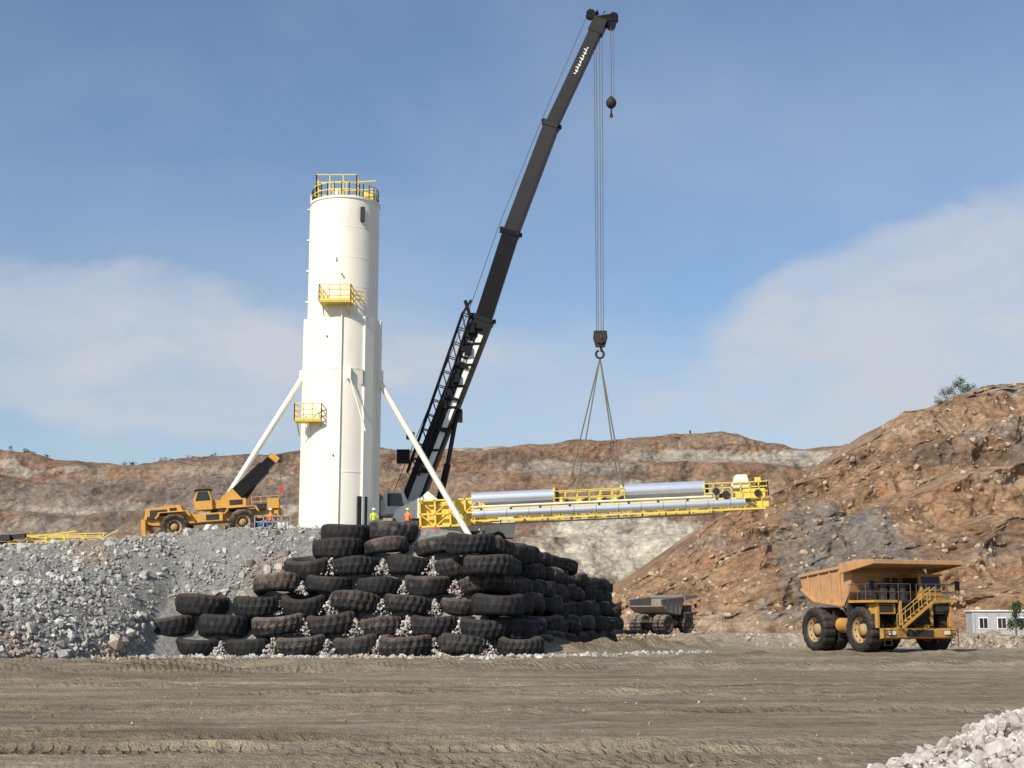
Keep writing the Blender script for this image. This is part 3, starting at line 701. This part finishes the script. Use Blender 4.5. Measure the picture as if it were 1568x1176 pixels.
mb.revolve([(0,-.5),(.25,-.45),(.42,-.25),(.48,0),(.42,.25),(.25,.45),(.12,.6),(0,.6)],(8.82,hy,47.6),'z','dark',18)
mb.tube((8.82,hy,47.1),(8.82,hy,46.4),.08,'dark',8); mb.box((8.82,hy,46.4),(.3,.15,.3),'dark')
mb.prism([(-.55,.7),(.55,.7),(.62,.1),(.4,-.7),(-.4,-.7),(-.62,.1)],-.22,.22,'dark')
for i in range(len(mb.V)-12,len(mb.V)): v=mb.V[i]; mb.V[i]=(v[0]+hx+.05,v[1]+hy,v[2]+hz)
for s in(-.32,.32): mb.tube((hx+.05,hy+s-.06,hz+.1),(hx+.05,hy+s+.06,hz+.1),.55,'dark',20)
for s in(-.42,.42): mb.tube((hx+.05,hy+s-.03,hz+.1),(hx+.05,hy+s+.03,hz+.1),.16,'rust',12)
for i in range(9):
    t0=R(60-i*35);t1=R(60-(i+1)*35); c=Vector((hx,hy,hz-1.35))
    mb.tube(c+Vector((math.cos(t0)*.35,0,math.sin(t0)*.35)),c+Vector((math.cos(t1)*.35,0,math.sin(t1)*.35)),.1,'dark',8)
mb.tube((hx+.1,hy,hz-.7),(hx+.15,hy,hz-1.1),.12,'dark',8)
mb.build('hook_block_and_ball',cr)
mb=MB()
top=(hx,hy,hz-1.65)
for p in((4.9,118.65,13.8),(5.35,117.35,12.6),(8.95,118.65,13.8),(9.4,117.35,12.6)):
    mb.tube(top,p,.065,'sling',6)
mb.build('lifting_slings',cr)
mb=MB()
a=Vector((-8.5,Y0-1.3,14.6)); b_=Vector((-4.0,Y0-1.5,28.6)); dj=(b_-a).normalized(); nj=Vector((-dj.z,0,dj.x)); w=.55
def J(t,s,q): return a.lerp(b_,t)+nj*s*w*(1.0-.35*t)+Vector((0,q*.5,0))
for s in(-1,1):
    for q in(-1,1): mb.tube(J(0,s,q),J(1,s,q),.085,'black',6)
N=11
for i in range(N):
    t0=i/N;t1=(i+1)/N
    for q in(-1,1):
        mb.tube(J(t0,-1,q),J(t1,1,q),.05,'black',5); mb.tube(J(t1,-1,q),J(t1,1,q),.05,'black',5)
    for s in(-1,1): mb.tube(J(t0,s,-1),J(t1,s,1),.045,'black',5)
mb.beam(J(1,-1,0),J(1,0,0)+dj*1.2+nj*.5,.3,.3,'black'); mb.beam(J(1,1,0),J(1,0,0)+dj*1.4,.2,.2,'black')
for t in(.05,.3,.5,.7,.95): mb.beam(J(t,-1,0),J(t,-1,0)-nj*1.2,.22,.22,'black')
for t,g in((.62,.9),(.8,1.1),(.93,.8)): mb.box(tuple(J(t,0,0)-nj*g),(.6,.5,.8),'black')
mb.build('lattice_jib',cr)
mb=MB()
mb.box((-8.5,Y0,10.2),(13.5,2.7,.9),'ltgrey')
mb.prism([(-2.3,9.2),(0.1,9.2),(.3,10.2),(-.1,11.9),(-2.3,11.9)],Y0-1.3,Y0+1.3,'ltgrey')
mb.add([(0.22,Y0-1.15,10.5),(.22,Y0+1.15,10.5),(-.02,Y0+1.15,11.6),(-.02,Y0-1.15,11.6)],[(0,1,2,3)],'glass')
for xx in(-14,-12.4,-10.8,-5.2,-3.4,-1.2):
    for s in(-1,1): wheel(mb,(xx,Y0+s*1.2,9.05),.68,.45,'ltgrey',seg=30)
mb.tube((-8.6,Y0,10.6),(-8.6,Y0,11.0),1.2,'dark',24)
mb.box((-9.2,Y0,11.7),(4.6,2.6,1.3),'ltgrey'); mb.prism([(-13.2,10.9),(-11.3,10.9),(-11.3,12.9),(-13.0,12.9)],Y0-1.4,Y0+1.4,'black')
mb.prism([(-10.8,11.1),(-9.0,11.1),(-8.9,12.2),(-9.3,13.1),(-10.8,13.1)],Y0-2.3,Y0-1.3,'ltgrey')
mb.add([(-10.6,Y0-2.32,11.8),(-9.2,Y0-2.32,11.8),(-9.45,Y0-2.32,12.9),(-10.6,Y0-2.32,12.9)],[(0,1,2,3)],'glass')
mb.tube((-6.6,Y0-.2,11.0),(-5.6,Y0-.2,15.6),.3,'black',14); mb.tube((-5.6,Y0-.2,15.6),(-4.9,Y0-.2,19.6),.2,'dark',12)
mb.box((-4.8,Y0,19.9),(.9,1.6,1.0),'black')
mb.box((-9.4,Y0-.9,16.2),(1.1,.7,1.2),'black'); mb.box((-8.8,Y0-1.0,18.0),(.7,.6,.6),'black')
for xx in(-13.8,-2.6):
    for s in(-1,1): mb.box((xx,Y0+s*2.4,9.9),(.4,2.2,.4),'ltgrey'); mb.tube((xx,Y0+s*3.4,8.3),(xx,Y0+s*3.4,10.1),.12,'steel',8); mb.box((xx,Y0+s*3.4,8.45),(.9,.9,.16),'dark')
mb.build('carrier_and_superstructure',cr,bevel=.03)
# ------------------------------------------------------------ suspended conveyor
cv=empty('conveyor_section',(-7.87,118,11.2),(0,R(-2.55),0),.983)
L=30.
mb=MB()
for q in(-.75,.75):
    mb.beam((4.5,q,-1.05),(L-.5,q,-1.05),.12,.14,'yellow'); mb.beam((4.5,q,-.1),(L-.5,q,-.1),.1,.12,'yellow')
    n=17
    for i in range(n+1):
        xx=4.8+i*(L-5.6)/n; mb.beam((xx,q,-1.05),(xx,q,-.1),.07,.07,'yellow')
        if i<n: mb.beam((xx,q,-1.05 if i%2 else -.1),(xx+(L-5.6)/n,q,-.1 if i%2 else -1.05),.05,.05,'yellow')
for i in range(18):
    xx=4.8+i*(L-5.6)/17; mb.beam((xx,-.75,-1.05),(xx,.75,-1.05),.08,.08,'yellow')
mb.beam((4.5,-.85,-1.38),(25,-.85,-1.38),.1,.12,'rust')
for i in range(11): mb.beam((5+i*2,-.8,-1.38),(5+i*2,-.8,-1.05),.12,.12,'rust')
mb.rail([(11.6,-.75,-.02),(17.6,-.75,-.02)],1.2,'yellow',.035,1.0,2); mb.rail([(11.6,.75,-.02),(17.6,.75,-.02)],1.2,'yellow',.035,1.0,2)
mb.rail([(24.4,-.75,-.02),(29.8,-.75,-.02),(29.8,.75,-.02)],1.25,'yellow',.045,.8,3)
for xx in(12.2,13.8,15.4,16.8): mb.box((xx,0,.35),(.25,1.5,.6),'yellow'); mb.tube((xx+.5,-.8,.3),(xx+.5,.8,.3),.18,'dark',10)
for i in range(9): mb.box((5.4+i*2.5,-.83,-.2),(.18,.08,.35),'dark')
mb.build('truss',cv)
mb=MB()
mb.tube((4.6,-.1,.85),(11.6,-.1,.85),.56,'silver',28); mb.tube((17.4,-.1,.95),(24.5,-.1,.95),.6,'silver',28)
for xx in(6.3,8.1,9.9): mb.tube((xx,-.1,.85),(xx+.06,-.1,.85),.575,'silver',28)
for xx in(19.2,21,22.8): mb.tube((xx,-.1,.95),(xx+.06,-.1,.95),.615,'silver',28)
for xx in(11.6,17.3): mb.tube((xx,-.1,.9),(xx+.12,-.1,.9),.64,'yellow',28)
for xx in(11.75,24.5): mb.tube((xx,-.1,.9),(xx+.3,-.1,.9),.5,'dark',24)
mb.tube((4.6,-.62,-.45),(27.8,-.62,-.45),.36,'silver',20)
for i in range(12): mb.tube((5.6+i*1.9,-.62,-.45),(5.66+i*1.9,-.62,-.45),.375,'steel',20)
mb.tube((4.6,-.8,.12),(25,-.8,.12),.09,'white',10)
mb.build('cladded_tubes',cv)
mb=MB()
mb.box((28.6,0,.2),(1.9,1.5,.9),'yellow'); mb.prism([(26.8,.7),(27.2,1.9),(28.1,1.9),(28.4,.7)],-.6,.6,'white')
mb.box((29.3,-.2,1.0),(.7,1.0,.8),'dark'); mb.box((29.0,-.6,1.35),(.5,.3,.5),'yellow'); mb.tube((26.2,-.9,.2),(26.2,.9,.2),.35,'dark',16)
mb.box((29.3,0,-.7),(1.0,1.4,.5),'yellow'); mb.tube((25.4,-.85,.55),(25.4,-.4,.55),.3,'dark',14)
mb.tube((28.9,-.95,.25),(28.9,-.6,.25),.3,'dark',14); mb.box((28.0,-.9,-.35),(.5,.1,.3),'dark'); mb.box((27.3,-.8,.1),(.6,.2,.5),'yellow')
x0,x1=.2,5.3
mb.box(((x0+x1)/2,.5,-.25),(x1-x0,.8,2.0),'yellow')
for xx in np.linspace(x0,x1,5): mb.box((xx,-.3,-.25),(.16,.6,2.35),'yellow')
for zz in(-1.35,-.3,.85): mb.box(((x0+x1)/2,-.5,zz),(x1-x0+.2,.2,.16),'yellow')
for i in range(4):
    s=x0+i*(x1-x0)/4
    mb.beam((s,-.48,-1.35 if i%2 else -.3),(s+1.27,-.48,-.3 if i%2 else -1.35),.08,.1,'yellow')
    mb.beam((s,-.48,-.3 if i%2 else .85),(s+1.27,-.48,.85 if i%2 else -.3),.08,.1,'yellow')
mb.prism([(-2.2,-.5),(-1.9,.2),(.2,1.15),(.2,-.6)],-.5,.7,'white')
mb.tube((-1.4,-.6,-.3),(-1.4,.8,-.3),.6,'white',20); mb.prism([(0,.9),(.9,1.7),(1.8,.9)],-.3,.7,'white')
mb.box((.6,-.4,-1.75),(2.6,.9,.6),'red'); mb.prism([(5.3,-1.3),(6.9,-1.05),(5.3,.8)],-.5,.5,'yellow')
mb.build('head_and_tail',cv,bevel=.02)
e=empty('stacked_handrails',(-32.3,99.5,7.45),(0,0,R(6)))
mb=MB()
for i in range(4):
    y=i*.5-.9; z0=.05+.08*i; xo=random.uniform(-.6,.6); tl=random.uniform(-.15,.3)
    mb.beam((-3+xo,y,z0),(3.4+xo,y+.3,z0+tl),.06,.06,'yellow'); mb.beam((-3+xo,y+.5,z0+.45),(3.4+xo,y+.6,z0+.45+tl),.06,.06,'yellow')
    for k in range(6): mb.beam((-3+xo+k*1.25,y,z0+tl*k/5),(-3+xo+k*1.25,y+.5,z0+.45+tl*k/5),.06,.06,'yellow')
mb.beam((-2,0,.5),(1.5,.2,1.0),.08,.08,'yellow'); mb.beam((3.0,0,.3),(4.4,.2,1.1),.08,.08,'yellow')
mb.build('frames',e)
e=empty('scrap_steel_beams',(-36.5,99,7.3),(0,0,R(-10)))
mb=MB()
mb.beam((-3,0,.3),(2.6,0,.75),.3,.3,'dark'); mb.beam((-2,.6,.2),(3,.3,.25),.3,.25,'rust'); mb.box((1.2,-.2,.6),(.9,.6,.4),'dark'); mb.beam((-3,-.4,.1),(0,-.3,.3),.2,.2,'rust')
mb.build('beams',e)
# ------------------------------------------------------------ site building
bl=empty('site_office',(61,176,0),(0,0,R(-4)))
mb=MB()
mb.box((4,0,1.75),(17,3.2,3.2),'grey'); mb.box((4,0,3.4),(17.4,3.6,.16),'ltgrey')
for i in range(12): mb.box((-4.2+i*1.45,-1.62,1.75),(.05,.05,3.0),'steel')
for xx in(-3.2,-1.0,1.7,4.5,7.3,10):
    mb.box((xx,-1.63,1.9),(1.15,.08,1.45),'hat'); mb.box((xx,-1.67,1.9),(.95,.06,1.2),'glass'); mb.box((xx,-1.71,1.9),(.05,.04,1.2),'hat')
mb.box((3.1,-1.64,1.25),(.95,.08,2.1),'dark'); mb.box((4,0,.1),(16.8,3.0,.2),'dark')
mb.build('walls_windows',bl)
# ------------------------------------------------------------ trees
m,nt,b=new_mat('foliage'); at=nt.nodes.new('ShaderNodeAttribute'); at.attribute_name='rnd'
nt.links.new(ramp(nt,at.outputs['Fac'],[(0.,(.02,.035,.012)),(.5,(.045,.075,.02)),(1.,(.10,.13,.04))]),b.inputs['Base Color']); b.inputs['Roughness'].default_value=.8; M['leaf']=m
M['bark']=paint('bark',(.10,.075,.05),.9,.4)
def tree(name,loc,h,w,nl=1600,ls=1.):
    e=empty(name,loc); mb=MB(); mb.tube((0,0,0),(0,0,h*.85),h*.03,'bark',8,h*.008)
    cl=[]
    for i in range(14):
        t=random.uniform(.25,.95); a=random.uniform(0,6.28); rr=w*.5*math.sin(t*2.6)*random.uniform(.5,1)
        p=Vector((math.cos(a)*rr,math.sin(a)*rr,h*(t+.03))); mb.tube((0,0,h*(t-.12)),p,h*.01,'bark',5,h*.004); cl.append((p,w*random.uniform(.12,.24)))
    cl.append((Vector((0,0,h*.93)),w*.15)); mb.build('trunk_and_limbs',e)
    V=[];C=[]
    for i in range(nl):
        p,r_=random.choice(cl); c=np.array(p)+rng.normal(size=3)*r_*.6; s=h*.022*rng.uniform(.6,1.5)*ls
        a=rng.normal(size=3);a/=np.linalg.norm(a); b2=np.cross(a,rng.normal(size=3)); b2/=np.linalg.norm(b2)
        V+= [c-a*s,c+b2*s*.6,c+a*s,c-b2*s*.6]; C+=[rng.random()]*4
    o=npmesh('leaves',np.array(V),np.arange(len(V)).reshape(-1,4),M['leaf'],False,np.array(C)); o.parent=e
tree('roadside_tree',(58.6,166,0),4.3,2.0)
for (xx,yy,zz,h) in((108.0,343,55.2,3.6),(111.5,345,56.6,4.4),(104.8,342,54.2,2.2),(114,346,57.4,2.8)): tree('hilltop_tree',(xx,yy,zz),h,h*1.15,900,1.5)
V=[];C=[]
for cx,n_ in((-184,4),(-177,3),(-139,3),(-130,4),(-121,4),(-112,3)):
    for i in range(n_):
        bx=cx+random.uniform(-5,5); hh=random.uniform(.5,1.7); zc=np.interp(bx,[-190,-166,-142,-117,-78],[65.1,60.7,58.8,61.2,64])+.2
        for k in range(40):
            c=np.array([bx+rng.normal()*.4,519+rng.normal(),zc+rng.random()*hh]); s=.25
            a=rng.normal(size=3);a/=np.linalg.norm(a); b2=np.cross(a,rng.normal(size=3)); b2/=np.linalg.norm(b2)
            V+=[c-a*s,c+b2*s*.6,c+a*s,c-b2*s*.6]; C+=[rng.random()*.6]*4
npmesh('distant_shrubs',np.array(V),np.arange(len(V)).reshape(-1,4),M['leaf'],False,np.array(C))
e=empty('survey_post',(66.3,519,69.5)); mb=MB(); mb.tube((0,0,-1),(0,0,2.4),.16,'dark',8); mb.box((0,0,2.0),(.6,.6,.9),'dark'); mb.build('post',e)
# ------------------------------------------------------------ people
def person(loc,rz,vest,arm=0.3,hat='hat'):
    e=empty('worker',loc,(0,0,rz))
    pts=[];ed=[];rad=[]
    def v(p,r,par=None):
        pts.append(p);rad.append(r)
        if par is not None: ed.append((par,len(pts)-1))
        return len(pts)-1
    pel=v((0,0,.95),.15); sp=v((0,.0,1.12),.145,pel); ch=v((0,0,1.34),.165,sp); nk=v((0,0,1.5),.065,ch); hd=v((0,-.01,1.60),.085,nk); v((0,-.01,1.72),.085,hd)
    for s in(-1,1):
        hp=v((s*.10,0,.88),.105,pel); kn=v((s*.13,-.04,.50),.07,hp); an=v((s*.15,.02,.10),.05,kn); v((s*.16,-.14,.04),.04,an)
        sh=v((s*.20,0,1.42),.075,ch); bend=arm if s>0 else .1
        el=v((s*.28,-.05,1.15),.05,sh); wr=v((s*.25,-.10-.22*bend*2,.92+.25*bend*2),.033,el); pm=v((s*.24,-.14-.25*bend*2,.85+.27*bend*2),.035,wr)
        bx,by,bz=pts[pm]
        for k,(dx,l) in enumerate(((-.03,.07),(-.01,.08),(.01,.085),(.03,.065))):
            f1=v((bx+dx*.7,by-.02,bz-l*.5),.009,pm); v((bx+dx,by-.035,bz-l),.008,f1)
        t1=v((bx-s*.035,by-.03,bz-.0),.011,pm); v((bx-s*.04,by-.05,bz-.03),.009,t1)
    me=bpy.data.meshes.new('body'); me.from_pydata(pts,ed,[]); o=bpy.data.objects.new('body',me); sc.collection.objects.link(o)
    md=o.modifiers.new('skin','SKIN')
    for i,r_ in enumerate(rad):
        me.skin_vertices[0].data[i].radius=(r_,r_*.85); me.skin_vertices[0].data[i].use_root=(i==0)
    ss=o.modifiers.new('sub','SUBSURF'); ss.levels=1; ss.render_levels=1
    dg=bpy.context.evaluated_depsgraph_get(); m2=bpy.data.meshes.new_from_object(o.evaluated_get(dg)); o.modifiers.clear(); o.data=m2
    m2.materials.clear()
    for k in(vest,'trouser','skin','boot','hat'): m2.materials.append(M[k])
    for p in m2.polygons:
        c=p.center; p.use_smooth=True
        if c.z>1.5: mi=2
        elif abs(c.x)>.2 and c.y<-.14 and c.z<1.2: mi=2
        elif c.z<.14: mi=3
        elif c.z<.93 and abs(c.x)<.22: mi=1
        elif 1.1<c.z<1.16 and abs(c.x)<.18: mi=4
        else: mi=0
        p.material_index=mi
    o.parent=e
    mb=MB()
    mb.revolve([(.155,1.70),(.135,1.72),(.13,1.77),(.10,1.83),(.05,1.86),(0,1.865)],(0,-.01,0),'z',hat,20)
    mb.box((0,-.15,1.71),(.16,.1,.015),hat)
    mb.add([(-.02,-.09,1.62),(.02,-.09,1.62),(0,-.115,1.62),(0,-.09,1.66)],[(0,1,2),(0,2,3),(2,1,3)],'skin')
    for s in(-1,1): mb.box((s*.032,-.082,1.665),(.02,.01,.012),'dark'); mb.box((s*.085,-.0,1.64),(.015,.035,.055),'skin')
    mb.box((0,-.085,1.585),(.045,.01,.01),'red')
    mb.build('helmet_and_face',e)
person((-10.15,103.4,8.5),R(20),'vest_y',.6)
person((-7.65,103.2,8.5),R(150),'vest_o',.7,'vest_y')
person((-17.7,103.2,8.5),R(-60),'vest_o',.4)
# ------------------------------------------------------------ camera
cam=bpy.data.cameras.new('camera'); co_=bpy.data.objects.new('camera',cam); sc.collection.objects.link(co_)
co_.location=(0,0,2.2); co_.rotation_euler=(R(90+9.55),0,0); cam.lens=49.45; cam.sensor_width=36; cam.clip_end=8000; sc.camera=co_
# ------------------------------------------------------------ light
az=R(216); el=R(37)
sd=Vector((math.sin(az)*math.cos(el),math.cos(az)*math.cos(el),math.sin(el)))
sl=bpy.data.lights.new('sun','SUN'); sl.energy=5.0; sl.angle=R(.5); sl.color=(1,.93,.81)
so=bpy.data.objects.new('sun',sl); sc.collection.objects.link(so); so.rotation_euler=sd.to_track_quat('Z','Y').to_euler()
w=bpy.data.worlds.new('World'); sc.world=w; w.use_nodes=True; nt=w.node_tree
bg=nt.nodes['Background']; sky=nt.nodes.new('ShaderNodeTexSky'); sky.sky_type='NISHITA'; sky.sun_disc=False
sky.sun_elevation=el; sky.sun_rotation=az; sky.air_density=1.1; sky.dust_density=.8; sky.ozone_density=2.0
bg.inputs['Strength'].default_value=.10
g=coords(nt,'Generated'); sp=nt.nodes.new('ShaderNodeSeparateXYZ'); nt.links.new(g,sp.inputs[0])
wn=noise(nt,mapping(nt,g,(1,1,1.9),(0,.15,0)),6.5,7,.55,.3); wn2=noise(nt,mapping(nt,g,(1,1,2.2),(0,.35,0)),3.2,5,.5,.3)
wn3=noise(nt,mapping(nt,g,(1,1,2.6),(0,-.1,0)),11,6,.6,.4)
def blob(x0,z0,sx,sz,warp,tilt=0.,soft=.5):
    dx=math_(nt,'SUBTRACT',sp.outputs[0],x0)
    zz=math_(nt,'SUBTRACT',math_(nt,'SUBTRACT',sp.outputs[2],z0),math_(nt,'MULTIPLY',dx,tilt))
    a=math_(nt,'POWER',math_(nt,'ABSOLUTE',math_(nt,'DIVIDE',dx,sx)),2.)
    zd=math_(nt,'DIVIDE',zz,sz); b=math_(nt,'POWER',math_(nt,'ABSOLUTE',zd),2.)
    e_=math_(nt,'ADD',math_(nt,'ADD',a,b),math_(nt,'MULTIPLY_ADD',wn,warp,-warp*.5))
    return ramp(nt,e_,[(0.,1.),(soft,.72),(1.,0.)])
b1=blob(.34,.205,.27,.082,2.2,.20,.6); b2=blob(-.31,.185,.22,.060,2.6,-.03,.6); b3=blob(-.0,.15,.42,.065,2.0,.05); b4=blob(-.10,.195,.10,.04,2.2,0)
tot=math_(nt,'ADD',math_(nt,'ADD',b1,math_(nt,'MULTIPLY',b2,.80)),math_(nt,'ADD',math_(nt,'MULTIPLY',b3,.45),math_(nt,'MULTIPLY',b4,.35)),clamp=True)
tot=math_(nt,'MULTIPLY',tot,ramp(nt,wn3,[(.3,.55),(.6,1.)]))
wisps=math_(nt,'MULTIPLY_ADD',ramp(nt,wn2,[(.38,0.),(.72,1.)]),.26,.05)
tot=math_(nt,'ADD',math_(nt,'MULTIPLY',tot,.80),wisps,clamp=True)
skyc=mixc(nt,1.,sky.outputs[0],(.97,1.07,1.2),'MULTIPLY')
col=mixc(nt,tot,skyc,(5.7,6.15,6.9))
nt.links.new(col,bg.inputs['Color'])
sc.view_settings.view_transform='Standard'; sc.view_settings.look='None'; sc.view_settings.exposure=0
